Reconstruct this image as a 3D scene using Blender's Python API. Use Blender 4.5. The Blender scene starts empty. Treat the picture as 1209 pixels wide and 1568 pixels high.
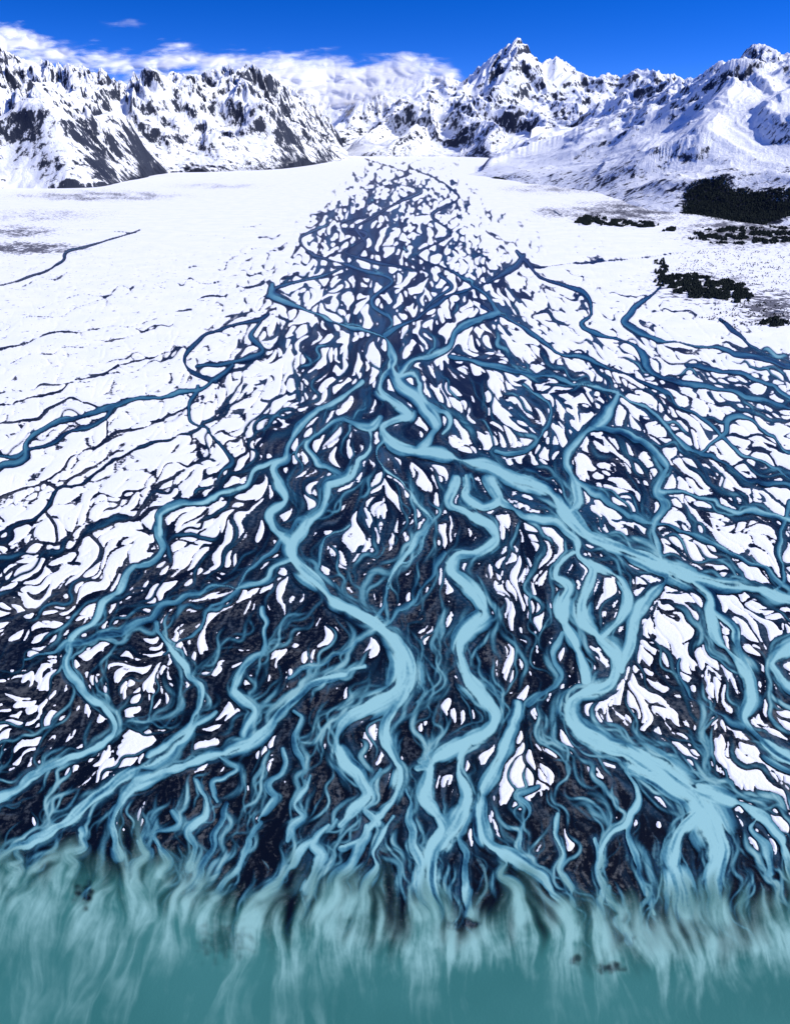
import bpy, math, time
import numpy as np
from mathutils import Vector
T0=time.time()
rng=np.random.default_rng(7)
H=600.0; F=1045.0; PITCH=math.radians(28.6); CP=math.cos(PITCH); SP=math.sin(PITCH)
# ---- survey helpers: sight-line bearings of an aerial survey -> ground metres ------------
def sight(U,V):
    cx=(np.asarray(U,float)-604.5)/F; cy=(784.0-np.asarray(V,float))/F
    return cx, CP+cy*SP, -SP+cy*CP
def ground(U,V):
    x,y,z=sight(U,V); t=H/np.maximum(-z,1e-5)
    return x*t,y*t
# ---- noise --------------------------------------------------------------------------------
_p=rng.permutation(256); _perm=np.concatenate([_p,_p,_p]).astype(np.int32)
_ga=rng.uniform(0,2*np.pi,256); _gx=np.cos(_ga).astype(np.float32); _gy=np.sin(_ga).astype(np.float32)
def perlin(x,y,seed=0):
    x=np.asarray(x,np.float64)+seed*37.17; y=np.asarray(y,np.float64)+seed*11.73
    xi=np.floor(x).astype(np.int64); yi=np.floor(y).astype(np.int64)
    xf=(x-xi).astype(np.float32); yf=(y-yi).astype(np.float32)
    u=xf*xf*xf*(xf*(xf*6-15)+10); v=yf*yf*yf*(yf*(yf*6-15)+10)
    X=xi&255; Y=yi&255; X1=(X+1)&255; Y1=(Y+1)&255
    def g(a,b,dx,dy):
        h=_perm[_perm[a]+b]; return _gx[h]*dx+_gy[h]*dy
    n0=g(X,Y,xf,yf); n1=g(X1,Y,xf-1,yf); n2=g(X,Y1,xf,yf-1); n3=g(X1,Y1,xf-1,yf-1)
    a=n0+u*(n1-n0); b=n2+u*(n3-n2)
    return (a+v*(b-a))*1.5
def fbm(x,y,o=4,seed=0,g=.5):
    s=0;A=1;f=1
    for i in range(o):
        s=s+A*perlin(x*f,y*f,seed+i*3+1); A*=g; f*=2.03
    return s
def sm(a,b,x):
    t=np.clip((x-a)/(b-a),0,1); return t*t*(3-2*t)
# ---- plain grid ---------------------------------------------------------------------------
du=1.4
Ug=np.arange(-200,1410,du); Vg=np.arange(226,1690,du); U0=200
C=len(Ug); R=len(Vg)
UU,VV=np.meshgrid(Ug,Vg)
Lh1=9+44*(1-np.exp(-(Vg-215)/300)); Lv1=Lh1*np.clip((Vg-215)/430,.10,1)
b1=np.cumsum(du/Lv1)
A_=(UU-605)/Lh1[:,None]; B_=np.repeat(b1[:,None],C,1)

# channel traces: lists of (u,v,width)
S=[]
def st(*p,k=1.0): S.append((np.array(p,float).reshape(-1,3),k))
st(600,540,8, 598,560,12, 585,580,14, 580,600,16, 600,615,18, 625,635,20, 600,645,20, 585,657,20, 598,677,24, 625,688,20, 665,695,16, 710,705,18, 750,715,18, 790,735,28, 825,747,22, 850,765,22, 870,790,28, 900,820,26, 935,835,22, 970,850,24, 1010,865,24, 1060,885,20, 1110,895,18, 1160,905,14, 1215,920,12, 1330,950,10)
st(760,480,7, 730,490,9, 700,505,9, 690,530,8, 660,545,8, 630,553,8, 605,580,10)
st(415,435,5, 415,452,6, 440,462,7, 480,480,7, 520,495,7, 560,505,7, 590,520,8, 605,545,10, 600,560,12)
st(600,560,12, 615,590,14, 635,605,14, 655,625,14, 670,645,12, 660,665,12, 640,685,12)
st(610,575,10, 630,570,8, 645,590,8, 650,615,10, 690,640,6, 680,665,6)
st(555,585,8, 540,600,10, 510,615,9, 480,635,9, 455,655,8, 445,680,8, 440,700,10, 420,717,12, 425,740,14, 437,765,15, 412,790,14, 425,815,12, 445,835,14)
st(560,655,9, 568,680,10, 555,705,10, 530,732,12, 505,745,12, 495,770,12, 480,790,10, 462,815,14, 445,840,18, 455,865,20, 480,890,18, 510,920,18, 545,940,20, 580,960,24, 605,985,30, 620,1015,34, 620,1045,36, 600,1065,28, 570,1080,24, 540,1095,24, 520,1115,20, 515,1140,20, 530,1170,20, 550,1190,14, 560,1215,12, 540,1240,16, 520,1262,10)
st(580,640,8, 560,655,9, 530,640,6, 500,655,6, 470,680,7, 480,705,7, 520,725,8)
st(590,675,8, 575,700,6, 590,720,6, 620,740,5, 640,775,6, 655,800,6, 640,830,7, 610,860,7, 590,900,5)
st(622,1050,24, 603,1090,18, 590,1120,16, 598,1150,16, 612,1180,14, 605,1210,12, 590,1240,10, 560,1275,9, 520,1300,8)
st(700,735,14, 690,770,12, 715,785,14, 745,800,16, 760,825,20, 735,845,20, 700,850,18, 690,875,24, 715,895,20, 735,920,24, 740,945,30, 715,965,22, 703,988,20, 705,1010,22, 720,1045,24, 745,1075,26, 760,1100,20, 740,1125,24, 700,1140,24, 665,1165,22, 655,1190,22, 650,1220,20, 665,1245,20, 680,1270,24, 660,1300,32, 655,1340,36, 662,1390,40)
st(790,1075,10, 785,1115,12, 770,1150,18, 755,1180,18, 740,1215,20, 735,1250,18, 745,1290,18, 780,1310,16, 820,1340,14, 865,1390,14, 880,1430,20)
st(715,1135,12, 705,1180,14, 717,1220,14, 702,1255,20, 680,1290,24)
st(750,740,18, 765,765,16, 740,778,14, 715,760,12, 710,730,10)
st(765,765,14, 800,790,12, 850,800,14, 880,825,14, 885,850,16, 905,870,22, 900,900,18, 888,935,20, 900,960,22, 925,985,22, 945,1010,20, 935,1045,22, 895,1060,24, 870,1080,30, 880,1110,32, 920,1140,36, 970,1160,38, 1020,1190,44, 1060,1220,50, 1085,1260,52, 1100,1300,46, 1090,1350,34, 1100,1400,30)
st(1075,1240,30, 1040,1275,26, 1028,1310,30, 1035,1350,36, 1050,1400,46)
st(905,870,16, 945,885,16, 962,915,20, 950,950,16, 925,975,14)
st(880,850,10, 850,880,12, 868,900,14, 860,930,20, 866,960,18, 888,1000,14, 895,1045,16)
st(1020,880,10, 1005,905,14, 982,930,20, 966,965,16, 960,1000,14, 950,1025,14)
st(1055,885,10, 1085,915,14, 1090,950,18, 1100,980,16, 1130,1010,16, 1145,1040,18, 1150,1070,16, 1140,1100,16, 1160,1130,20, 1209,1165,24, 1290,1195,24)
st(1088,935,10, 1120,960,14, 1135,1000,10, 1150,1045,10)
st(1260,965,16, 1209,990,22, 1185,1015,14, 1200,1045,18, 1250,1080,16)
st(1070,1210,24, 1110,1225,20, 1150,1240,16, 1190,1280,14, 1205,1320,14, 1230,1380,16)
st(1000,1185,12, 960,1178,9, 975,1210,10, 965,1250,10, 930,1285,12, 915,1330,10)
st(560,1020,8, 520,1035,10, 480,1050,11, 440,1080,14, 410,1115,18, 380,1140,16, 320,1160,14, 260,1180,16, 210,1205,15, 185,1230,16, 175,1262,14, 185,1310,12)
st(330,1095,7, 300,1110,9, 250,1160,14, 200,1183,16, 150,1220,18, 100,1260,16, 50,1290,12, -10,1320,8, -80,1350,8)
st(240,810,8, 245,850,8, 200,875,9, 180,900,10, 165,925,9, 120,970,10, 105,1000,12, 105,1030,12, 130,1060,12, 165,1090,12, 175,1112,12, 160,1140,10, 110,1160,10, 60,1185,13, 0,1225,16, -70,1260,16)
st(240,955,7, 252,980,10, 270,1000,10, 287,1030,10, 308,1060,10, 303,1090,8, 270,1130,10, 230,1160,10)
st(405,930,6, 405,960,8, 400,1000,8, 367,1035,10, 362,1062,10, 387,1090,10, 380,1130,8)
st(445,690,6, 400,720,7, 370,745,6, 330,765,7, 270,775,7, 240,795,8, 240,825,8)
st(470,800,6, 445,850,6, 400,890,7, 340,900,6, 290,912,7, 240,935,7, 200,962,8, 120,985,8, 40,1010,4,k=.7)
st(680,850,7, 660,890,7, 620,930,6, 560,975,5, 510,1010,6, 440,1040,5,k=.6)
st(655,800,5, 640,850,6, 600,880,6, 590,930,5, 570,960,6,k=.7)
st(500,770,6, 460,800,5, 410,850,6, 360,900,5, 300,960,5, 250,1000,4,k=.5)
st(540,800,6, 500,830,6, 480,870,6,k=.7)
st(355,560,4, 330,580,5, 290,600,6, 230,608,6, 180,620,6, 130,635,7, 80,650,8, 45,672,8, 30,700,8, -10,720,7,k=.5)
st(180,620,4, 140,650,4, 90,668,4, 40,690,5, -20,695,4,k=.3)
st(410,480,3, 390,490,4, 350,500,3, 310,515,4, 288,545,5, 290,570,6, 325,582,5,k=.3)
st(400,495,4, 385,515,5, 400,540,4, 350,555,4, 300,560,3,k=.4)
st(330,640,3, 290,662,4, 200,690,4, 140,730,4, 80,760,5, 60,790,4, -10,820,4,k=.15)
st(190,690,3, 130,720,3, 95,745,3, 60,740,3, 0,760,3,k=.05)
st(215,352,1.5, 160,370,2, 105,385,3, 95,400,3, 60,418,2.5, -10,440,2.5,k=.4)
st(210,357,1.2, 120,352,1.2, 70,360,1.2,k=.2)
st(300,590,4, 290,640,4, 320,660,4, 350,700,4, 330,740,5, 300,760,5,k=.3)
st(160,630,3, 110,610,3, 60,640,3, 0,650,2,k=.1)
st(75,790,4, 85,830,4, 60,870,4, 20,900,4, -20,920,4,k=.05)
st(140,800,3, 155,850,4, 120,890,4, 60,930,4, 0,950,4,k=.1)
# thin rivulets wandering over the western snowfield
for (x0,y0,x1,y1,w) in [(290,478,-40,545,1.6),(240,500,20,560,1.4),(300,530,120,575,1.8),(270,545,-40,640,2.0),(200,575,-40,610,1.6),(310,612,110,690,2.2),(230,640,40,745,2.2),(180,655,-40,800,2.0),(330,690,150,790,2.6),(270,720,90,850,2.6),(210,740,-40,880,2.4),(250,440,60,475,1.1),(170,455,-40,500,1.2),(330,430,190,452,1.1),(150,400,40,440,1.0),(400,345,260,372,1.0),(420,380,290,410,1.2),(400,425,300,470,1.4)]:
    n=9; yy=0; pts=[]
    for i in range(n):
        t=i/(n-1); yy=yy*.6+rng.normal(0,9)*(y0/700)
        pts+=[x0+(x1-x0)*t+rng.normal(0,5),y0+(y1-y0)*t+yy,w*rng.uniform(.7,1.4)*(.4 if i in(0,n-1) and x1>0 else 1)]
    st(*pts,k=.03)
# right hand channels
st(690,545,6, 740,555,6, 800,570,6, 850,580,6, 900,590,7, 945,602,8, 930,635,12, 905,655,14, 880,680,10, 870,710,10, 880,745,20, 885,770,18, 865,790,16,k=.8)
st(905,655,9, 960,665,9, 1000,690,9, 1022,715,9, 1005,745,12, 1015,775,10, 1000,820,8, 1010,860,8,k=.7)
st(1010,750,8, 1060,760,8, 1110,778,7, 1160,787,7, 1260,810,7,k=.7)
st(1010,440,3, 960,480,5, 955,497,5, 1000,520,5, 1100,535,5, 1209,560,5, 1300,575,5,k=.5)
st(1050,385,1.2, 960,397,1.2, 870,404,2.5, 820,410,4, 800,395,4,k=.3)
st(790,385,5, 830,425,4, 890,448,5, 905,480,5, 890,500,5, 960,525,5, 985,545,7, 1002,575,7, 1060,590,6, 1130,603,7, 1209,625,7, 1300,650,6,k=.55)
st(945,602,7, 1000,635,6, 1060,690,7, 1100,675,7, 1125,640,7, 1160,655,6, 1209,690,6, 1300,720,6,k=.6)
st(1060,690,5, 1110,715,6, 1160,740,5, 1209,745,5, 1300,770,5,k=.5)
st(740,470,5, 800,500,5, 860,540,5, 930,560,5, 1010,600,5, 1070,640,5, 1130,690,5, 1209,730,5,k=.5)
st(1050,560,4, 1120,570,6, 1180,590,6, 1209,610,7, 1280,640,7,k=.55)
st(1100,490,4, 1150,530,5, 1209,560,4,k=.4)
st(760,690,8, 800,690,6, 840,650,5, 830,610,5, 800,590,5,k=.5)
st(880,740,10, 930,770,8, 990,800,6, 1060,820,6, 1130,850,5, 1209,900,8,k=.6)
st(1209,770,5, 1195,830,8, 1200,880,10, 1180,910,10,k=.6)
st(800,390,4, 785,412,5, 730,440,5, 685,455,6, 650,480,6, 620,497,6, 590,512,6,k=.6)
st(560,243,1.2, 600,256,1.6, 625,266,2.0, 600,278,2.2, 645,292,2.5, 612,308,3, 575,330,3, 545,350,4, 560,375,4, 540,400,4, 500,420,4, 430,437,4, 412,455,5,k=.5)
st(650,242,1.2, 625,254,1.4, 660,270,2.0, 690,290,2.5, 700,305,2.5, 660,330,3, 690,360,3, 640,390,3, 700,420,4, 740,450,4, 765,480,5,k=.5)
st(500,345,3, 460,365,3, 480,390,4, 545,410,4, 600,430,4, 570,460,5, 600,490,5,k=.6)
st(565,330,4, 520,345,4, 560,360,4, 530,385,4, 570,400,4, 620,410,3,k=.4)
st(650,470,5, 690,440,4, 670,420,4,k=.6)
st(810,1080,8, 835,1060,8, 860,1040,8, 845,1000,8, 860,970,8,k=.6)
st(1130,1110,10, 1090,1090,6, 1050,1060,6, 1040,1010,5,k=.3)
for (u,v,u2,v2,w) in [(300,1195,290,1330,11),(430,1150,400,1260,8),(400,1260,330,1370,10),(500,1270,470,1360,13),(515,1255,400,1370,11),(480,1190,440,1290,9),(560,1270,490,1390,13),(620,1210,640,1320,9),(600,1250,540,1390,12),(120,1270,110,1340,12),(260,1240,250,1340,10),(350,1230,300,1350,9),(760,1300,800,1400,12),(850,1250,880,1390,9),(910,1290,920,1440,14),(960,1250,1000,1400,10),(930,1360,960,1440,10),(1130,1230,1180,1340,12),(700,1280,720,1400,14),(820,1200,800,1300,7),(580,1180,575,1260,9),(40,1290,20,1350,10),(210,1290,200,1350,9),(660,1150,640,1180,9),(450,1090,470,1180,7),(340,1160,330,1230,6)]:
    n=6; pts=[]
    for i in range(n):
        t=i/(n-1); pts+= [u+(u2-u)*t+rng.normal(0,8)*(0<i<n-1), v+(v2-v)*t, w*(.6+.8*t)]
    st(*pts,k=.8)
def spline(P,step):
    P=np.vstack([2*P[0]-P[1],P,2*P[-1]-P[-2]]); out=[]
    for i in range(1,len(P)-2):
        p0,p1,p2,p3=P[i-1:i+3]; n=max(2,int(np.hypot(*(p2-p1)[:2])/step))
        t=np.linspace(0,1,n,endpoint=False)[:,None]
        out.append(.5*((2*p1)+(-p0+p2)*t+(2*p0-5*p1+4*p2-p3)*t*t+(-p0+3*p1-3*p2+p3)*t**3))
    return np.vstack(out+[P[-2][None]])
# ---- traced channels ------------------------------------------------------------------------------
rmin=np.full((R,C),9.,np.float32); silt=np.zeros((R,C),np.float32)
sdx=np.zeros((R,C),np.float32); sdy=np.ones((R,C),np.float32)
arrT=[]
def stamp(Q,k,ext=3.2):
    tx_=np.gradient(Q[:,0]); ty_=np.gradient(Q[:,1]); nn=np.hypot(tx_,ty_)+1e-6
    if Q[0,1]>Q[-1,1]+20: tx_=-tx_; ty_=-ty_
    for (x,y,w),dx,dy in zip(Q,tx_/nn,ty_/nn):
        rad=max(w*.5,.75); e=rad*ext
        c0=int((x-e+U0)/du); c1=int((x+e+U0)/du)+2; r0=int((y-e-226)/du); r1=int((y+e-226)/du)+2
        c0=max(c0,0);r0=max(r0,0);c1=min(c1,C);r1=min(r1,R)
        if c1<=c0 or r1<=r0: continue
        d=np.sqrt((Ug[None,c0:c1]-x)**2+(Vg[r0:r1,None]-y)**2)/rad
        rm=rmin[r0:r1,c0:c1]; ck=d<rm; rm[ck]=d[ck]
        sdx[r0:r1,c0:c1][ck]=dx; sdy[r0:r1,c0:c1][ck]=dy
        ks=k*min(1,.46+w/28.)*min(1,max(.4,(y-300)/300))
        sl=silt[r0:r1,c0:c1]; np.maximum(sl,ks*np.clip(1.35-.72*d,0,1),out=sl)
for P,k in S:
    Q=spline(P,2.0); L=np.arange(len(Q))*2.0
    ph=rng.uniform(0,99); fo=np.clip((Q[:,1]-200)/500,.25,1)
    thin=np.clip(1.6-Q[:,2]/14,.25,1)
    Q[:,0]+=(perlin(L/34,L*0+ph)*9*thin+perlin(L/14,L*0+ph+3)*1.6*thin)*fo
    Q[:,1]+=(perlin(L/34,L*0+ph+5)*8*thin+perlin(L/14,L*0+ph+2)*1.5*thin)*fo*fo
    Q[:,2]*=.98+.8*perlin(L/45,L*0+ph+9)+.3*perlin(L/18,L*0+ph+19)
    stamp(Q,k)
    Q=Q[::6]
    if len(Q)>2:
        tq=np.gradient(Q[:,:2],axis=0)
        if Q[0,1]>Q[-1,1]+20: tq=-tq
        for q,t in zip(Q,tq): arrT.append((q[0],q[1],t[0],t[1],q[2]))
print('stamps',time.time()-T0)
# ---- flow field ---------------------------------------------------------------------------
arr=[(50,500,-1,.25),(100,600,-1,.35),(100,750,-.9,.5),(50,900,-.8,.55),(150,1000,-.8,.6),(200,450,-1,.3),(300,650,-.8,.5),(300,800,-.8,.5),(300,900,-.85,.5),(350,1100,-.7,.7),(50,1200,-.85,.5),(100,350,-1,.15),(300,350,-1,.3),(-200,700,-1,.4),(-200,1000,-.9,.5),(400,550,-.6,.8),(500,600,-.4,.9),(600,400,-.3,1),(620,300,-.2,1),(700,400,-.2,.9),(700,600,.6,.8),(800,600,.7,.6),(900,500,.9,.45),(1100,500,1,.35),(1100,600,1,.4),(1150,750,1,.4),(1000,700,.7,.6),(1100,850,.9,.4),(1180,950,.7,.7),(900,900,.2,1),(1050,1050,.5,.9),(1180,1150,.7,.7),(1150,1300,.4,1),(1000,1250,.4,1),(800,1000,0,1),(700,900,0,1),(600,850,-.1,1),(500,850,-.2,1),(450,950,-.3,1),(400,1200,-.4,1),(200,1250,-.5,1),(600,1250,-.1,1),(800,1250,.2,1),(300,1350,-.2,1),(700,1400,0,1),(1000,1400,.2,1),(100,1350,-.3,1),(850,400,1,.3),(1000,420,1,.25),(100,1550,-.3,1),(600,1550,0,1),(1100,1550,.3,1),(1400,700,1,.35),(1400,1000,.9,.6),(1400,500,1,.3),(-200,450,-1,.2)]
cu,cv=np.meshgrid(np.arange(-240,1460,20.),np.arange(220,1700,20.))
fx=np.zeros_like(cu); fy=np.zeros_like(cu)
for (x,y,dx,dy) in arr:
    n=math.hypot(dx,dy); w=np.exp(-((cu-x)**2+(cv-y)**2)/(2*75**2))*6+1e-5
    fx+=w*dx/n; fy+=w*dy/n
for (x,y,dx,dy,wd) in arrT:
    n=math.hypot(dx,dy)+1e-6; w=np.exp(-((cu-x)**2+(cv-y)**2)/(2*24**2))*(.04*wd+.2)
    fx+=w*dx/n; fy+=w*dy/n
def up(c):
    xi=(UU+240)/20.; yi=(VV-220)/20.
    x0=np.clip(xi.astype(int),0,c.shape[1]-2); y0=np.clip(yi.astype(int),0,c.shape[0]-2)
    a=xi-x0; b=yi-y0
    return (c[y0,x0]*(1-a)+c[y0,x0+1]*a)*(1-b)+(c[y0+1,x0]*(1-a)+c[y0+1,x0+1]*a)*b
FX=up(fx);FY=up(fy)
ang=np.arctan2(FY,FX)
mean_damp=1-.6*sm(1330,1430,VV)
ang=ang+(perlin(A_*.8,B_*.8,5)*1.3+perlin(A_*1.9,B_*1.9,9)*.75)*mean_damp
wb_=sm(2.4,1.3,rmin)*(1-sm(1330,1400,VV))
FX=np.cos(ang)*(1-wb_)+sdx*wb_; FY=np.sin(ang)*(1-wb_)+sdy*wb_
nn=np.hypot(FX,FY)+1e-4; FX=(FX/nn).astype(np.float32); FY=(FY/nn).astype(np.float32)
# ---- line integral convolution ---------------------------------------------------------------
def blur(a,n=1):
    for _ in range(n):
        p=np.pad(a,1,'edge'); a=(p[:-2,1:-1]+2*p[1:-1,1:-1]+p[2:,1:-1])*.25
        p=np.pad(a,1,'edge'); a=(p[1:-1,:-2]+2*p[1:-1,1:-1]+p[1:-1,2:])*.25
    return a
stp=((np.abs(FX)*Lh1[:,None]+np.abs(FY)*Lv1[:,None])/du).astype(np.float32)
ii,jj=np.meshgrid(np.arange(R,dtype=np.float32),np.arange(C,dtype=np.float32),indexing='ij')
def lic(f,n,length=None,fixed=None,bl=1):
    acc=f.copy()
    for sgn in (1,-1):
        pi=ii.copy(); pj=jj.copy()
        for k in range(n):
            a=np.clip(pi+.5,0,R-1).astype(np.int32); b=np.clip(pj+.5,0,C-1).astype(np.int32)
            s_=(stp[a,b]*(length/n) if fixed is None else fixed)*sgn
            pi+=FY[a,b]*s_; pj+=FX[a,b]*s_
            a=np.clip(pi+.5,0,R-1).astype(np.int32); b=np.clip(pj+.5,0,C-1).astype(np.int32)
            acc+=(1-(k+1)/(n+1))*f[a,b]
    if bl: acc=blur(acc,bl)
    return ((acc-acc.mean())/acc.std()).astype(np.float32)
n1=fbm(A_*1.35,B_*1.35,3,20,.5).astype(np.float32); n2=fbm(A_*1.65,B_*1.65,4,40,.5).astype(np.float32)
g1=lic(n1,10,.8); g2=lic(n2,10,.7)
fine0=blur(rng.normal(0,1,(R,C)).astype(np.float32))+.2*fbm(A_*9,B_*9,2,60).astype(np.float32)
f1=lic(fine0,13,fixed=1.15,bl=0)
f2=lic(fbm(A_*4,B_*4,3,70).astype(np.float32),20,1.2)
f3=lic(fbm(A_*1.6,B_*1.6,2,90).astype(np.float32),24,2.4)
f4=lic(fbm(A_*5.5,B_*5.5,3,120,.6).astype(np.float32),8,.35)
print('lic',time.time()-T0)
# ---- coverage of bare wet gravel ----------------------------------------------------------------
ctl=[(0,500,.06),(200,450,.02),(100,560,.08),(100,650,.11),(200,700,.12),(100,720,.13),(100,850,.26),(200,800,.17),(300,800,.33),(50,950,.52),(200,950,.68),(350,900,.74),(350,1000,.86),(50,1100,.70),(200,1100,.80),(300,1200,.95),(450,1000,.9),(450,850,.78),(450,700,.70),(550,700,.88),(550,820,.66),(640,760,.70),(650,870,.78),(650,1000,.9),(800,900,.70),(820,1000,.82),(800,1150,.88),(700,1100,.88),(900,1200,.93),(1000,950,.36),(1030,1050,.58),(1100,1000,.45),(1180,1220,.3),(1100,850,.22),(950,700,.36),(1100,700,.30),(1100,600,.27),(900,500,.25),(1100,480,.17),(1200,450,.02),(700,600,.54),(750,650,.50),(600,560,.8),(500,550,.55),(600,480,.50),(700,430,.40),(550,400,.62),(550,350,.50),(450,400,.28),(650,350,.38),(620,290,.36),(690,295,.28),(600,264,.34),(660,262,.28),(400,500,.30),(350,600,.17),(380,650,.25),(300,400,.03),(300,330,.0),(450,290,.0),(400,350,.03),(750,280,.0),(780,340,.12),(850,370,.12),(900,400,.12),(1050,400,.03),(0,700,.13),(-200,700,.15),(-200,1000,.6),(100,1250,1),(500,1300,1),(900,1320,.97),(1180,1340,.95),(300,450,.04),(330,520,.13),(100,400,.01),(1400,700,.35),(1400,1000,.5),(420,600,.36),(1000,350,.0),(600,236,.15),(700,240,.1),(500,255,0),(800,250,0),(0,1180,.92)]
dn=np.zeros_like(cu); dd=np.zeros_like(cu)
for x,y,d in ctl:
    sg=45+.02*(y-300); w=np.exp(-((cu-x)**2+((cv-y)*1.3)**2)/(2*sg**2))+1e-7/(((cu-x)**2+(cv-y)**2)/1e4+.1)
    dn+=w*d; dd+=w
Dm=up(dn/dd)
Dm=np.where(VV<262,Dm*sm(232,250,VV),Dm)
Dm=np.where(VV<380,Dm*sm(.03,.16,Dm),Dm)
for (x,y,rx,ry,am) in [(200,1130,28,40,.9),(150,1165,30,14,.8),(45,1095,45,16,.7),(55,1040,35,14,.6),(798,1195,26,45,1.2),(690,1090,16,18,.5),(1190,1205,50,40,.6),(1030,975,45,45,.3),(555,845,40,35,.35),(1105,1020,22,40,.3),(1000,1085,30,35,.3),(585,800,30,30,.3),(780,890,25,30,.4),(830,850,25,25,.5),(660,750,20,25,.3),(240,1000,18,25,.4),(500,690,10,20,.3),(1120,1160,40,30,.3),(60,1130,30,12,.4),(920,1100,20,20,.2)]:
    qx=UU-x+10*f3; qy=VV-y+8*g1
    Dm=Dm-am*np.exp(-((qx/rx)**2+(qy/ry)**2)**1.5)
Dm=np.clip(Dm,0,1)
m=np.minimum(np.abs(g1),np.abs(g2)*1.15)
pr=np.linspace(0,1,200); tq=np.quantile(m[::4,::4],pr); tq[0]=-.25; tq[-1]=4
t_=np.interp(Dm,pr,tq)
snow=(m-t_)
rem=(f4+.5*f3+.35*perlin(UU/60,VV/50,33))-(1.6+.9*sm(.85,1,Dm)+.6*sm(1180,1280,VV))
snow=np.where(VV>520,np.maximum(snow,rem*.4),snow)
# ---- minor channels: flow-following walkers ----------------------------------------------------------
def idx(wx,wy): return ((wy-226)/du).astype(int).clip(0,R-1),((wx+U0)/du).astype(int).clip(0,C-1)
rw=np.full((R,C),9.,np.float32); bw=np.zeros((R,C),np.float32)
def walk(wx,wy,wl,ww,kb,wob=1.0):
    NW=len(wx); ph=rng.uniform(0,6.28,NW); lam=rng.uniform(45,100,NW)*np.clip((wy-150)/500,.25,1.2)
    pts=[]; STEP=1.4
    for k in range(130):
        s=k*STEP; al=s<wl
        if not al.any(): break
        a,b=idx(wx,wy)
        an=np.arctan2(FY[a,b],FX[a,b])+wob*(.55*np.sin(ph+s/lam*6.28)+.28*np.sin(2.3*ph+s/lam*12))
        fore=np.clip((wy-215)/300,.25,1)
        wx=wx+np.cos(an)*STEP; wy=wy+np.sin(an)*STEP*fore
        tt=np.clip(s/wl,0,1); w=ww*np.clip(np.sin(np.pi*np.clip(tt,0.02,.98))*1.6,.15,1)
        pts.append(np.stack([wx,wy,w,kb*np.clip(tt*3,0,1)*np.clip((1-tt)*3,0,1)],1)[al])
    pts=np.vstack(pts)
    for wmax,wmin_,ext in ((2.5,0,3),(5,2.5,4),(99,5,6)):
        q=pts[(pts[:,2]>=wmin_)&(pts[:,2]<wmax)]
        pc=np.round((q[:,0]+U0)/du).astype(int); prr=np.round((q[:,1]-226)/du).astype(int)
        for di in range(-ext,ext+1):
            for dj in range(-ext,ext+1):
                a=prr+di;b=pc+dj; ok=(a>=0)&(a<R)&(b>=0)&(b<C)
                a=a[ok];b=b[ok];qq=q[ok]
                d=np.hypot(a*du+226-qq[:,1],b*du-U0-qq[:,0])/np.maximum(qq[:,2]*.5,.8)
                np.minimum.at(rw,(a,b),d.astype(np.float32))
                np.maximum.at(bw,(a,b),(qq[:,3]*np.clip(1.3-d,0,1)).astype(np.float32))
NW=1500
wx=rng.uniform(-200,1400,NW*9); wy=226+(1400-226)*rng.uniform(0,1,NW*9)
a,b=idx(wx,wy); dens=Dm[a,b]
acc=rng.uniform(0,1,NW*9)<(np.where(dens<.05,0.0,np.where(dens<.25,.02+dens*.35,dens*.8)))*np.clip(1.6-(wy-226)/1300,.6,1.6)*.9
wx=wx[acc][:NW]; wy=wy[acc][:NW]; n_=len(wx); dw=dens[acc][:NW]
ww=rng.gamma(2.2,1.05,n_)*np.clip((wy-180)/450,.35,1.35)+1.0; ww=np.where(dw<.2,np.minimum(ww,2.0),ww)
walk(wx,wy,rng.uniform(60,170,n_)*np.clip((wy-150)/600,.25,1.2),ww,rng.uniform(0,1,n_)**1.3*.9)
# side threads close to the big channels and on the delta front
wx=rng.uniform(-100,1300,9000); wy=rng.uniform(520,1330,9000); a,b=idx(wx,wy)
acc=((rmin[a,b]<3.1)&(rmin[a,b]>.9)&(rng.uniform(0,1,9000)<.20)&((wx>350)|(wy>780)))|((wy>1130)&(Dm[a,b]>.7)&(rng.uniform(0,1,9000)<.055))
wx=wx[acc];wy=wy[acc];n_=len(wx)
walk(wx,wy,rng.uniform(70,170,n_),rng.gamma(2.6,1.7,n_)+1.5,rng.uniform(.35,1,n_)*np.clip((wy-300)/700,.5,1),.75)
bw=blur(bw)
print('walk',time.time()-T0)
rme=rmin+.07*f1+.24*f2+.10*f4
snow=np.minimum(snow,(rw-1.15)*.35)
snow=np.minimum(snow,np.where(silt>.12,rme-1.35,rmin-1.25)*.5)
snow=np.where(VV>1290,np.minimum(snow,-.3*sm(1290,1330,VV)+snow*(1-sm(1290,1330,VV))),snow)
snow=blur(np.clip(snow,-.5,.5))
left=sm(230,620,UU-.12*(VV-700))
blueb=np.clip(1.1-np.minimum(np.abs(g1)*2.2,np.abs(g2)*2.4),0,1)*sm(.08,.4,Dm)
blue=np.clip(.75*blueb*sm(-.9,1.4,f3+.5*f2)+bw*.8,0,1)
sideb=.3+.7*left
blue=blue*sideb*(1-.85*sm(700,950,VV-.25*np.clip(UU-700,0,400)))
halo=sm(3.0,1.1,rmin)*np.clip(.36+.35*f2+.1*f1,0,1)*.6*sm(500,600,VV)*sm(.0,.2,silt+.5*left)
blue=np.maximum(blue,halo)
op_main=(1-sm(.74,1.36,rme))*sm(.03,.12,silt)
sil_main=np.clip(silt*(.94+.10*f1+.22*f2+.10*f4)+.06*f3,0,1)*op_main
op=np.clip(np.maximum(op_main,np.clip(bw*1.5*(1+.15*f1),0,.92)*(1-.1*sm(600,1100,VV))),0,1)
sidew=np.maximum(sideb,sm(850,1000,VV))
sil=np.clip(np.maximum(sil_main,bw*(.76+.12*f1+.12*f2)*sidew),0,1)
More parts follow.
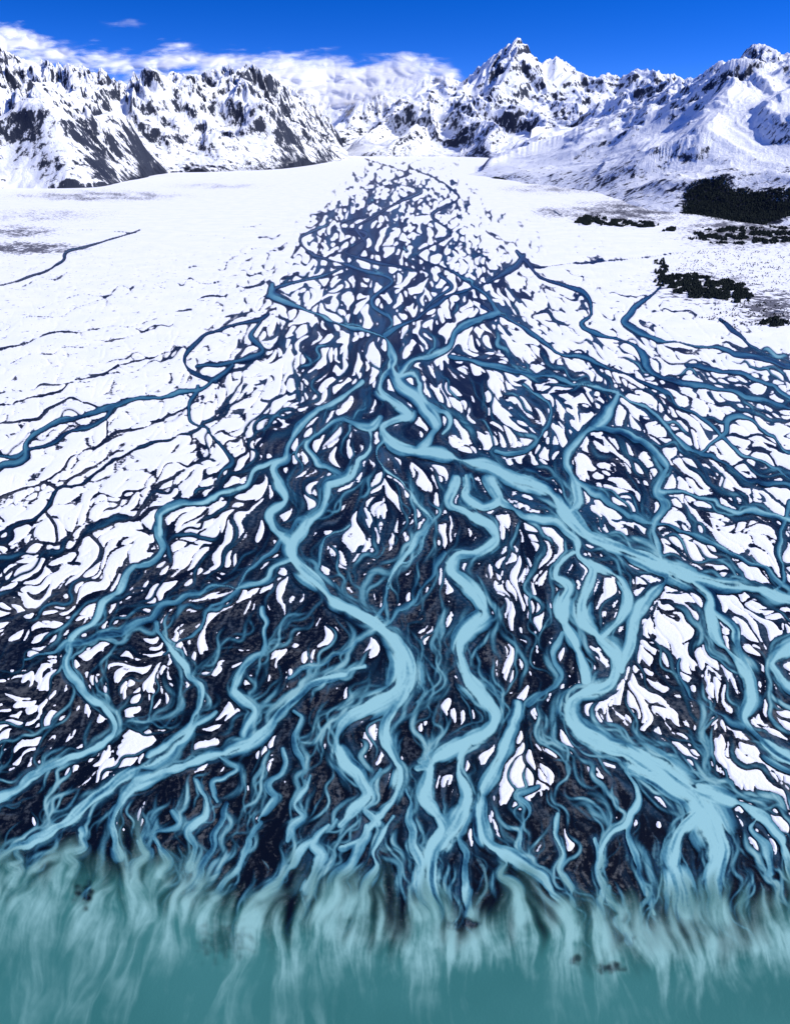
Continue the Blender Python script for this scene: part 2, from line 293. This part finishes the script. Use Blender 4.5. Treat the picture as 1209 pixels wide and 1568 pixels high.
front=sm(1150,1340,VV)
strk=sm(1.3,2.8,1.0*f2+.3*f1+.6*f3)*front
op=np.maximum(op,strk*.5); sil=np.maximum(sil,strk*(.3+.3*front))
# ---- lake ----------------------------------------------------------------------------------
sh=np.interp(Ug,[-240,0,100,200,300,400,500,600,700,800,900,1000,1100,1209,1450],[1345,1332,1322,1335,1355,1390,1385,1402,1418,1390,1406,1420,1418,1392,1400])
f2b=blur(f2,5)
dl=(VV-sh[None,:])/44.+ .22*f3+.26*f2b+.05*f1 + .8*np.clip(silt,0,1)*sm(1200,1400,VV)+.35*blur(bw,3)*sm(1200,1400,VV)+.9*perlin(UU/55,VV/110,3)+.45*perlin(UU/22,VV/60,13)
lake=blur(sm(-1.2,1.4,dl),2)
lake=np.where(VV<1240,0,lake)
for (x,y,rx,ry,am) in [(130,1372,13,18,1),(712,1416,20,9,1),(932,1482,18,9,.9),(882,1470,8,8,.8),(345,1440,36,28,.45),(960,1440,12,10,.5)]:
    lake=lake*(1-am*np.exp(-(np.clip(((UU-x)/rx+.15*f2+.5*perlin(UU/14,VV/10,4))**2+((VV-y)/ry+.6*perlin(UU/12,VV/12,6))**2,0,9))**2))
cloudy=fbm(UU/150+.3*f3,VV/230,4,8,.55); soft=sm(1600,1420,VV)
puff=fbm(UU/45+.15*f3,VV/85,4,15,.55)
plume=np.clip(np.exp(-((VV-sh[None,:]-25)/68)**2)*(.32+.10*f2b+.10*f3+.04*f1+.34*puff+.35*np.clip(silt,0,1))+.26*cloudy*sm(1370,1450,VV)+.13*puff*sm(1370,1450,VV)+(.03*f3+.02*f2b+.02*f1)*soft+.16-.11*sm(1450,1568,VV)+.05*sm(400,0,UU),0,1)
def attr(me,name,a):
    at=me.attributes.new(name,'FLOAT','POINT'); at.data.foreach_set('value',np.ascontiguousarray(a,dtype=np.float32).ravel())
def mk(name,co,faces,mat,smooth=True):
    me=bpy.data.meshes.new(name); n=len(co); f=len(faces)
    me.vertices.add(n); me.vertices.foreach_set('co',np.ascontiguousarray(co,dtype=np.float32).ravel())
    k=faces.shape[1]
    me.loops.add(f*k); me.loops.foreach_set('vertex_index',faces.astype(np.int32).ravel())
    me.polygons.add(f); me.polygons.foreach_set('loop_start',np.arange(0,f*k,k,dtype=np.int32))
    me.polygons.foreach_set('loop_total',np.full(f,k,dtype=np.int32))
    me.polygons.foreach_set('use_smooth',np.full(f,smooth))
    me.update(calc_edges=True)
    me.materials.append(mat)
    ob=bpy.data.objects.new(name,me); bpy.context.scene.collection.objects.link(ob); return ob
def gridfaces(r,c):
    idx=np.arange(r*c).reshape(r,c)
    return np.stack([idx[:-1,:-1],idx[1:,:-1],idx[1:,1:],idx[:-1,1:]],-1).reshape(-1,4)
X,Y=ground(UU,VV)
# ---- materials ------------------------------------------------------------------------------
class M:
    def __init__(s,name):
        s.m=bpy.data.materials.new(name); s.m.use_nodes=True; s.t=s.m.node_tree; s.t.nodes.clear()
        s.out=s.n('ShaderNodeOutputMaterial')
    def n(s,t,**k):
        q=s.t.nodes.new(t)
        for a,v in k.items(): setattr(q,a,v)
        return q
    def l(s,a,b): s.t.links.new(a,b)
    def attr(s,nm): return s.n('ShaderNodeAttribute',attribute_name=nm).outputs['Fac']
    def math(s,op,a,b=None,c=None,clamp=False):
        q=s.n('ShaderNodeMath',operation=op,use_clamp=clamp)
        for i,v in enumerate((a,b,c)):
            if v is None: continue
            if isinstance(v,(int,float)): q.inputs[i].default_value=v
            else: s.l(v,q.inputs[i])
        return q.outputs[0]
    def ramp(s,x,a,b,c=0,d=1):
        q=s.n('ShaderNodeMapRange',interpolation_type='SMOOTHSTEP'); s.l(x,q.inputs[0])
        for i,v in enumerate((a,b,c,d)): q.inputs[i+1].default_value=v
        return q.outputs[0]
    def mix(s,f,a,b):
        q=s.n('ShaderNodeMix',data_type='RGBA')
        for i,v in ((0,f),(6,a),(7,b)):
            if isinstance(v,(int,float)): q.inputs[i].default_value=v
            elif isinstance(v,tuple): q.inputs[i].default_value=(*v,1)
            else: s.l(v,q.inputs[i])
        return q.outputs[2]
    def vec(s,sc):
        q=s.n('ShaderNodeMapping'); q.inputs['Scale'].default_value=sc
        s.l(s.n('ShaderNodeTexCoord').outputs['Object'],q.inputs[0]); return q.outputs[0]
    def noise(s,scale,detail=4,rough=.55,vec=None,dist=0):
        q=s.n('ShaderNodeTexNoise'); q.inputs['Scale'].default_value=scale; q.inputs['Detail'].default_value=detail
        q.inputs['Roughness'].default_value=rough; q.inputs['Distortion'].default_value=dist
        if vec is None: vec=s.n('ShaderNodeTexCoord').outputs['Object']
        s.l(vec,q.inputs['Vector']); return q.outputs['Fac']
    def bsdf(s,col,rough=.8,spec=.3,bump=None,bs=.5,bd=1.0):
        q=s.n('ShaderNodeBsdfPrincipled')
        if isinstance(col,tuple): q.inputs['Base Color'].default_value=(*col,1)
        else: s.l(col,q.inputs['Base Color'])
        if isinstance(rough,(int,float)): q.inputs['Roughness'].default_value=rough
        else: s.l(rough,q.inputs['Roughness'])
        q.inputs['Specular IOR Level'].default_value=spec
        if bump is not None:
            b=s.n('ShaderNodeBump'); b.inputs['Strength'].default_value=bs; b.inputs['Distance'].default_value=bd
            s.l(bump,b.inputs['Height']); s.l(b.outputs[0],q.inputs['Normal'])
        return q.outputs[0]
g=M('snow_and_wet_gravel')
sn=g.attr('snow'); stt=g.attr('streak'); bl=g.attr('blue')
nz=g.noise(.16,4,.68); nz2=g.noise(.008,3,.6); nz3=g.noise(.03,4,.7)
e=g.math('ADD',sn,g.math('MULTIPLY',g.math('SUBTRACT',nz,.5),.36))
fac=g.ramp(e,-.02,.025)
s2=g.math('ADD',stt,g.math('MULTIPLY',g.math('SUBTRACT',nz,.5),10.0))
gr=g.mix(g.ramp(s2,-.6,3.2),(.002,.003,.005),(.052,.062,.070))
gr=g.mix(g.math('MULTIPLY',g.ramp(nz2,.45,.64),g.ramp(s2,-1.0,2.4)),gr,(.10,.10,.092))
gr=g.mix(g.math('MULTIPLY',bl,1.0,clamp=True),gr,(.018,.085,.15))
scr=g.attr('scrub')
spk=g.ramp(g.math('ADD',nz3,g.math('MULTIPLY',scr,.35)),.66,.72)
snc=g.mix(g.ramp(nz2,.3,.7),(.86,.88,.92),(.93,.93,.93))
snc=g.mix(g.math('MULTIPLY',spk,.9),snc,(.03,.03,.05))
col=g.mix(fac,gr,snc)
rough=g.math('ADD',.35,g.math('MULTIPLY',fac,.5))
g.l(g.bsdf(col,rough,.25,nz,.5,1.2),g.out.inputs[0])
w=M('silty_river_water')
si=w.attr('silt'); o=w.attr('opacity')
c2=w.mix(w.ramp(si,0,.26),(.004,.020,.045),(.028,.12,.18))
c2=w.mix(w.ramp(si,.18,.50),c2,(.10,.29,.34))
c2=w.mix(w.ramp(si,.40,.90),c2,(.32,.59,.57))
wb=w.bsdf(c2,.3,.35)
tr=w.n('ShaderNodeBsdfTransparent'); mx=w.n('ShaderNodeMixShader')
w.l(w.math('MULTIPLY',o,.96),mx.inputs[0]); w.l(tr.outputs[0],mx.inputs[1]); w.l(wb,mx.inputs[2]); w.l(mx.outputs[0],w.out.inputs[0])
lk=M('glacial_lake_water')
o=lk.attr('opacity'); p=lk.attr('plume')
ln=lk.noise(.008,3,.5)
c=lk.mix(lk.ramp(ln,.3,.7),(.034,.155,.138),(.048,.19,.17))
c=lk.mix(lk.ramp(p,.0,.95),c,(.27,.50,.45))
lb=lk.bsdf(c,.3,.2,lk.noise(.5,4,.65),.3,.5)
tr=lk.n('ShaderNodeBsdfTransparent'); mx=lk.n('ShaderNodeMixShader')
lk.l(o,mx.inputs[0]); lk.l(tr.outputs[0],mx.inputs[1]); lk.l(lb,mx.inputs[2]); lk.l(mx.outputs[0],lk.out.inputs[0])
scrub=np.zeros((R,C))
for (x,y,rx,ry,am) in [(960,325,110,22,.85),(1150,355,120,30,.9),(1180,470,60,30,.9),(1080,440,110,30,.65),(40,380,90,10,.9),(60,330,120,12,.5),(20,355,80,12,.7),(150,300,140,9,.7),(330,285,90,5,.5),(1300,420,100,60,.8),(850,325,40,10,.7),(850,290,90,9,.6)]:
    scrub=np.maximum(scrub,am*np.exp(-(((UU-x)/rx)**2+((VV-y)/ry)**2)**1.5)*(.8+.5*perlin(UU/25,VV/5,2)))
scrub=scrub+.13*sm(330,430,VV)*(UU<420)*(VV<640)
Z=.9*sm(-.15,.35,snow)-.35
Z=np.where(VV>1300,-.6,Z)
def pad(a): return np.pad(a,((1,1),(1,1)),'edge')
Xp=pad(X);Yp=pad(Y);Zp=pad(Z)
Xp[:,0]=Xp[:,1]*1.0-(3000+Yp[:,0]*2); Xp[:,-1]=Xp[:,-2]+(3000+Yp[:,-1]*2)
Yp[0,:]=180000; Xp[0,:]*=2; Yp[-1,:]=-4000; Xp[-1,:]=np.linspace(-7000,7000,C+2)
ob=mk('snowy_river_plain_ground',np.stack([Xp,Yp,Zp],-1).reshape(-1,3),gridfaces(R+2,C+2),g.m)
for nme,a in (('snow',snow),('streak',f1*.5+f2*.5+f3*.3+.35*f4-.5*front),('blue',blue),('scrub',scrub)): attr(ob.data,nme,pad(a))
def sub(name,mask,z,mat,fields):
    keep=mask[:-1,:-1]|mask[1:,:-1]|mask[1:,1:]|mask[:-1,1:]
    F4=gridfaces(*mask.shape)[keep.ravel()]
    used=np.unique(F4); remap=np.zeros(mask.size,np.int32); remap[used]=np.arange(len(used))
    co=np.stack([fields['X'],fields['Y'],z],-1).reshape(-1,3)[used]
    ob=mk(name,co,remap[F4],mat)
    for k in fields:
        if k in('X','Y'):continue
        attr(ob.data,k,fields[k].ravel()[used])
    return ob
op=np.where(lake>.97,0,op)
sub('braided_river',(op>.06)&(VV>250),np.full((R,C),.75),w.m,dict(X=X,Y=Y,opacity=op,silt=sil))
Xl,Yl=pad(X).copy(),pad(Y).copy(); Xl[:,0]-=4000; Xl[:,-1]+=4000; Yl[-1,:]=-4000; Xl[-1,:]=np.linspace(-5000,5000,C+2)
sub('glacial_lake',pad(lake)>.01,np.full((R+2,C+2),1.0),lk.m,dict(X=Xl,Y=Yl,opacity=pad(lake),plume=pad(plume)))
print('plain',time.time()-T0)
# ---- mountains ---------------------------------------------------------------------------------
def ridged(x,y,o=7,seed=0,gain=.43):
    s=0;A=1;f=1;w=1
    for i in range(o):
        n=np.clip(1-np.sqrt(perlin(x*f,y*f,seed+i*5+2)**2+.001)*1.3,0,1)**1.4*w
        s=s+A*n; w=np.clip(n*1.7,0.2,1); A*=gain; f*=2.07
    return s
def rockmat(name,lo,hi,slope,ns=.006,rk1=(.012,.018,.04),rk2=(.05,.058,.08)):
    k=M(name)
    geo=k.n('ShaderNodeNewGeometry'); sp=k.n('ShaderNodeSeparateXYZ'); k.l(geo.outputs['Normal'],sp.inputs[0])
    ps=k.n('ShaderNodeSeparateXYZ'); k.l(geo.outputs['Position'],ps.inputs[0])
    n1=k.noise(ns,7,.76,k.vec((1,1,.35))); n2=k.noise(.0008,4,.6)
    sl=k.math('ADD',sp.outputs[2],k.math('MULTIPLY',k.math('SUBTRACT',n1,.5),2.2))
    alt=k.ramp(ps.outputs[2],lo,hi,-.12,.10)
    f=k.ramp(k.math('ADD',k.math('ADD',sl,alt),k.math('MULTIPLY',k.math('SUBTRACT',n2,.5),.5)),slope-.08,slope+.08)
    rk=k.mix(n2,rk1,rk2)
    c=k.mix(f,rk,(.90,.92,.96))
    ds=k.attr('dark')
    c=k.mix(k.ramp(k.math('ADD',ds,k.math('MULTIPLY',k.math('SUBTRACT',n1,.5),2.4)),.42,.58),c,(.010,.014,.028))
    k.l(k.bsdf(c,.85,.1,n1,.9,50),k.out.inputs[0]); return k.m
def conv(a,s):
    r=int(3*s); ks=np.exp(-(np.arange(-r,r+1)/s)**2); ks/=ks.sum(); return np.convolve(np.pad(a,r,'edge'),ks,'valid')
def rng_(name,sky,D0,D1,Db,mat,nc,nr,seed,wl=3000,amp=.5,pw=1.0,dark=None,jag=1.0,bumps=(),gain=.47,toe=90):
    sky=np.array(sky,float); us=np.linspace(sky[0,0],sky[-1,0],nc)
    vs0=np.interp(us,sky[:,0],sky[:,1]); vs=vs0+jag*(2.0*perlin(us/16,us*0,seed)+1.0*perlin(us/6,us*0,seed+1))
    cx,yc,zc=sight(us,vs); cx0,yc0,_=sight(us,vs0*0+150); tx=cx0/yc0; te=zc/yc
    d0=np.interp(us,*zip(*D0)); d1=np.interp(us,*zip(*D1))
    d0=conv(d0,30); d1=conv(d1,40); db=d1+Db
    t=np.linspace(0,1.25,nr)[:,None]
    y=np.where(t<=1,d0+(d1-d0)*t,d1+(db-d1)*(t-1)/.25)
    x=tx[None,:]*y
    peak=H+te*d1; ps=conv(peak,40)
    tt=np.clip(t,0,1)
    cr=sm(.6,1,tt)
    pk=ps[None,:]*(1-cr)+peak[None,:]*cr
    wxn=fbm(x/wl*.7,y/wl*.7,3,seed+50)*.3
    rd=ridged(x/wl+wxn,y/wl*.7+wxn,8,seed,gain)/1.55
    env=np.where(t<=1,tt**pw,1-((t-1)/.25)**1.2*.8)
    h=pk*(env*(1-amp*.5)+amp*(rd-.5)*(.3+.9*env)*sm(0,.2,t))
    for (bu,by,bh,bru,bry) in bumps:
        q=np.exp(-(((us[None,:]-bu)/bru)**2+((y-by)/bry)**2)); h=h+bh*q*(.75+.5*(rd-.4))
    h=h-toe*(1+1.3*fbm(x/900,y/1500,4,seed+60))*sm(.22,0,t)
    h=np.maximum(h,-40)
    e_=(h-H)/y; am=np.argmax(e_,0); hm=h[am,np.arange(nc)]; ym=y[am,np.arange(nc)]
    kf=np.clip((te*ym+H)/np.maximum(hm,60),.15,4)
    kw=conv(kf,60); kn=conv(kf,6)
    cr2=sm(.7,1,tt)
    h=h*(kw[None,:]*(1-cr2)+kn[None,:]*cr2)
    h[0,:]=-60
    ob=mk(name,np.stack([x,y,h],-1).reshape(-1,3),gridfaces(nr,nc),mat)
    dk=np.zeros_like(x)
    if dark is not None: dk=dark(us[None,:]+0*x,t+0*x,h,x,y)
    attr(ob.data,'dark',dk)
    return x,y,h,dk
rm=rockmat('alpine_rock_and_snow',200,1600,.58)
rm2=rockmat('far_alpine_rock_and_snow',400,3200,.60,.004)
rm3=rockmat('snowy_hill_surface',0,900,.62)
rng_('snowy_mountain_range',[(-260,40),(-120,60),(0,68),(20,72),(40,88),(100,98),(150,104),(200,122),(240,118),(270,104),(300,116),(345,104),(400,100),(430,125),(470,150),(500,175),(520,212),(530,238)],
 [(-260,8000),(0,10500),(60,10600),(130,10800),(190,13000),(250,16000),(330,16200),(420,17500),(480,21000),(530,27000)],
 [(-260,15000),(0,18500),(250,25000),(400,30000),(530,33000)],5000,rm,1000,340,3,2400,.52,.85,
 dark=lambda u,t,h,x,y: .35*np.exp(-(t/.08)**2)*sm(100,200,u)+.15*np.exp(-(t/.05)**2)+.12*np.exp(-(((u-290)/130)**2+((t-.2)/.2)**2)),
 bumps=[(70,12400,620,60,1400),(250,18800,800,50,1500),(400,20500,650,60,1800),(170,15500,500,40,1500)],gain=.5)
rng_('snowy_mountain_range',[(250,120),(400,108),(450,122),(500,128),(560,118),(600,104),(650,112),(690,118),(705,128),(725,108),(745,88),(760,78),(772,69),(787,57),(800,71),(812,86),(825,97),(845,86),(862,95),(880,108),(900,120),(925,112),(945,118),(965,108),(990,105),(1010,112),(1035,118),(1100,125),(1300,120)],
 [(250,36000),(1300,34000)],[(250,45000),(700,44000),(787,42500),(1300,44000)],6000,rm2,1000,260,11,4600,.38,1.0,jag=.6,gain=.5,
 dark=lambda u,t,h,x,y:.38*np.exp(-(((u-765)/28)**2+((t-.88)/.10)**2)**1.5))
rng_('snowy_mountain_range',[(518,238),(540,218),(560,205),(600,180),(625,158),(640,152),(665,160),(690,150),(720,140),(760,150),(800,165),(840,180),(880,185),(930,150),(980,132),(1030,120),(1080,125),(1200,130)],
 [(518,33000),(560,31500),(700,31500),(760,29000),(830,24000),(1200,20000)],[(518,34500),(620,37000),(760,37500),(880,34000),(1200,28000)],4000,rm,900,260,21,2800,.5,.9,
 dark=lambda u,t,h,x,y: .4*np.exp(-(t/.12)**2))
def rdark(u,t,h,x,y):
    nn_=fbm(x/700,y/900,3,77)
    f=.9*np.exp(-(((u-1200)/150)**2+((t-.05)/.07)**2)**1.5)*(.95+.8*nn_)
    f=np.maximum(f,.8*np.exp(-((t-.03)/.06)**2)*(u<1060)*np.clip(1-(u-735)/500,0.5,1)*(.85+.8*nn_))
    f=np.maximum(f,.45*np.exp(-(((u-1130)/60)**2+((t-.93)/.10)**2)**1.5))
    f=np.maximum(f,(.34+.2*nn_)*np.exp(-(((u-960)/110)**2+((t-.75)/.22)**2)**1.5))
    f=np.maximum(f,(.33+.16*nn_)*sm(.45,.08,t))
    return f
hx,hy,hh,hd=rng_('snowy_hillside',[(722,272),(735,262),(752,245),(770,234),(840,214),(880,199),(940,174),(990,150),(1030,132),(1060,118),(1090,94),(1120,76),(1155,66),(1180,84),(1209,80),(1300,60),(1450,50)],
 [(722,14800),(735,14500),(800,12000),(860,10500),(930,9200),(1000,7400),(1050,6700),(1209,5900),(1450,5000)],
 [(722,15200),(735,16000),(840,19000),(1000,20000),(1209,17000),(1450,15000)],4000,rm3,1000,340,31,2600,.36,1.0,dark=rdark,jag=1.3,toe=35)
print('mtn',time.time()-T0)
# ---- forests ---------------------------------------------------------------------------------
fm=M('dark_conifer_foliage'); fm.l(fm.bsdf(fm.mix(fm.noise(.05,3),(.006,.010,.010),(.03,.042,.035)),.9,.1),fm.out.inputs[0])
def forest(name,px,py,pz,hgt):
    n=len(px); k=7
    an=np.linspace(0,2*np.pi,k,endpoint=False)
    r=hgt[:,None]*rng.uniform(.22,.48,(n,k)); r2=hgt[:,None]*rng.uniform(.12,.34,(n,k))
    a=an[None]+rng.uniform(0,6,(n,1))
    lo=np.stack([px[:,None]+r*np.cos(a),py[:,None]+r*np.sin(a),pz[:,None]+hgt[:,None]*rng.uniform(.02,.2,(n,k))],-1)
    mi=np.stack([px[:,None]+r2*np.cos(a+.4),py[:,None]+r2*np.sin(a+.4),pz[:,None]+hgt[:,None]*rng.uniform(.45,.75,(n,k))],-1)
    tp=np.stack([px,py,pz+hgt],-1)[:,None]; bs=np.stack([px,py,pz-1],-1)[:,None]
    co=np.concatenate([lo,mi,tp,bs],1).reshape(-1,3); S_=2*k+2
    f=[]
    for i in range(k):
        j=(i+1)%k
        f+=[(i,j,k+i),(j,k+j,k+i),(k+i,k+j,2*k),(2*k+1,j,i)]
    f=np.array(f); F_=(f[None]+np.arange(n)[:,None,None]*S_).reshape(-1,3)
    return mk(name,co,F_,fm.m,False)
def patch(name,blobs,n,h=(6,14),thr=-.12):
    xs=[];ys=[]
    for (u,v,ru,rv,wt) in blobs:
        q=int(n*wt); a=rng.uniform(0,6.28,q); r=np.sqrt(rng.uniform(0,1,q))*(1+.45*perlin(np.cos(a)*2,np.sin(a)*2,int(u)%50))
        uu=u+ru*r*np.cos(a); vv=v+rv*r*np.sin(a)
        keep=perlin(uu/14,vv/6,4)+.5*perlin(uu/5,vv/2.5,5)>thr
        x,y=ground(uu[keep],vv[keep]); xs.append(x);ys.append(y)
    x=np.concatenate(xs);y=np.concatenate(ys)
    return forest(name,x,y,np.zeros(len(x)),rng.uniform(h[0],h[1],len(x)))
patch('conifer_forest',[(1045,432,42,12,.35),(1090,445,50,13,.45),(1125,455,25,8,.15),(1012,412,10,14,.06),(1185,495,25,6,.04)],9000,(6,14),-.22)
patch('conifer_forest',[(905,338,25,7,.4),(945,342,22,5,.25),(985,345,20,4,.15),(1020,352,16,3,.1)],6000,(10,20))
patch('conifer_forest',[(1140,365,75,9,.4),(1185,362,50,12,.4),(1080,360,20,5,.1),(1130,352,60,4,.2)],8000,(8,16),-.02)
patch('shrub_thicket',[(1110,400,90,25,.4),(1150,480,70,20,.3),(960,325,90,10,.3),(1180,420,60,30,.2)],2500,(3,7),.0)
rr_,cc_=np.nonzero(hd>.55); pick=rng.integers(0,len(rr_),9000); rr_=rr_[pick];cc_=cc_[pick]
ok=(rr_<hh.shape[0]-1)&(cc_<hh.shape[1]-1)&(rr_>0); rr_=rr_[ok];cc_=cc_[ok]; fa=rng.uniform(0,1,len(rr_)); fb=rng.uniform(0,1,len(rr_))
def bi(a): return (a[rr_,cc_]*(1-fa)+a[rr_+1,cc_]*fa)*(1-fb)+(a[rr_,cc_+1]*(1-fa)+a[rr_+1,cc_+1]*fa)*fb
forest('hillside_forest',bi(hx),bi(hy),bi(hh)-1,rng.uniform(8,20,len(rr_)))
# ---- clouds ------------------------------------------------------------------------------------
cm=M('cloud_vapour')
o=cm.attr('opacity')
df=cm.n('ShaderNodeBsdfDiffuse'); df.inputs[0].default_value=(.95,.95,.96,1)
tl=cm.n('ShaderNodeBsdfTranslucent'); tl.inputs[0].default_value=(.95,.95,.96,1)
mA=cm.n('ShaderNodeMixShader'); mA.inputs[0].default_value=.25; cm.l(df.outputs[0],mA.inputs[1]); cm.l(tl.outputs[0],mA.inputs[2])
tr=cm.n('ShaderNodeBsdfTransparent'); mx=cm.n('ShaderNodeMixShader')
cm.l(o,mx.inputs[0]); cm.l(tr.outputs[0],mx.inputs[1]); cm.l(mA.outputs[0],mx.inputs[2]); cm.l(mx.outputs[0],cm.out.inputs[0])
def cloud(name,top,bot,D,seed,soft=9,den=1.0):
    us=np.linspace(top[0][0],top[-1][0],420); n=90
    tv=np.interp(us,*zip(*top))+4*perlin(us/30,us*0,seed+2); bv=np.interp(us,*zip(*bot))
    t=np.linspace(0,1,n)[:,None]; V_=tv-22+(bv-tv+40)*t; U_=us[None]+0*V_
    nz=fbm((U_+V_*.8)/60,V_/16,5,seed,.55)
    bil=np.abs(perlin(U_/50,V_/26,seed+4))+.3*np.abs(perlin(U_/20,V_/14,seed+5))
    y=D+(bv-V_)*75-900*bil
    cx,yc,zc=sight(U_,V_); x=cx/yc*y; z=H+zc/yc*y
    ee=np.minimum((V_-tv)/soft,(bv-V_)/(soft*1.8))+nz*1.0
    op=sm(-.4,1.9,ee)*den*sm(0,30,us-us[0])*sm(0,30,us[-1]-us)
    op[0]=0;op[-1]=0
    ob=mk(name,np.stack([x,y,z],-1).reshape(-1,3),gridfaces(n,420),cm.m); attr(ob.data,'opacity',op)
cloud('cloud',[(-200,30),(0,42),(30,52),(80,66),(150,76),(210,88),(240,70),(275,62),(320,76),(380,82),(440,84),(500,84),(540,94),(600,90),(630,84),(680,102),(720,118)],[(-200,120),(0,100),(200,125),(300,125),(400,130),(450,150),(520,165),(600,150),(660,130),(720,130)],33000,1,13)
cloud('cloud',[(-200,50),(0,36),(30,40),(60,56),(110,78),(160,92)],[(-200,90),(0,72),(60,92),(160,105)],40000,2,10,.85)
cloud('cloud',[(370,110),(430,86),(500,86),(560,100),(640,112)],[(370,128),(430,155),(500,175),(560,170),(640,140)],31000,3,14,.9)
cloud('cloud',[(150,34),(190,31),(235,34)],[(150,39),(190,41),(235,38)],60000,4,4,.35)
cloud('cloud',[(590,88),(615,78),(650,84),(700,98)],[(590,115),(640,120),(700,118)],46500,6,8,.9)
# ---- world, sun, camera ---------------------------------------------------------------------------
sc=bpy.context.scene
W=bpy.data.worlds.new("World"); sc.world=W; W.use_nodes=True; nt=W.node_tree; nt.nodes.clear()
SE,SR=math.radians(41),math.radians(95)
sk=nt.nodes.new('ShaderNodeTexSky'); sk.sky_type='NISHITA'; sk.sun_disc=False; sk.sun_elevation=SE; sk.sun_rotation=SR; sk.altitude=1500; sk.air_density=1.0; sk.dust_density=.1; sk.ozone_density=3
tc=nt.nodes.new('ShaderNodeTexCoord'); mp=nt.nodes.new('ShaderNodeMapping'); mp.inputs['Location'].default_value=(0,0,.02); mp.inputs['Scale'].default_value=(1,1,2.8)
nt.links.new(tc.outputs['Generated'],mp.inputs[0]); nt.links.new(mp.outputs[0],sk.inputs[0])
hs=nt.nodes.new('ShaderNodeHueSaturation'); hs.inputs['Saturation'].default_value=1.4
tn=nt.nodes.new('ShaderNodeMix'); tn.data_type='RGBA'; tn.blend_type='MULTIPLY'; tn.inputs[0].default_value=1; tn.inputs[7].default_value=(.8,.92,1.7,1)
nt.links.new(sk.outputs[0],hs.inputs['Color']); nt.links.new(hs.outputs[0],tn.inputs[6])
bg=nt.nodes.new('ShaderNodeBackground'); bg.inputs[1].default_value=.118; nt.links.new(tn.outputs[2],bg.inputs[0])
wo=nt.nodes.new('ShaderNodeOutputWorld'); nt.links.new(bg.outputs[0],wo.inputs[0])
sd=Vector((math.sin(SR)*math.cos(SE),math.cos(SR)*math.cos(SE),math.sin(SE)))
L=bpy.data.lights.new('sun','SUN'); L.energy=5; L.angle=math.radians(.5); L.color=(1,.97,.92)
lo=bpy.data.objects.new('sun',L); lo.rotation_euler=(-sd).to_track_quat('-Z','Y').to_euler(); sc.collection.objects.link(lo)
cam=bpy.data.cameras.new('camera'); cam.sensor_fit='VERTICAL'; cam.sensor_height=36; cam.sensor_width=36; cam.lens=24.0*(1045/1045.33); cam.clip_start=1; cam.clip_end=400000
co=bpy.data.objects.new('camera',cam); co.location=(0,0,H); co.rotation_euler=(math.pi/2-PITCH,0,0); sc.collection.objects.link(co); sc.camera=co
sc.view_settings.view_transform='Standard'; sc.view_settings.look='None'; sc.view_settings.exposure=0
print('done',time.time()-T0)
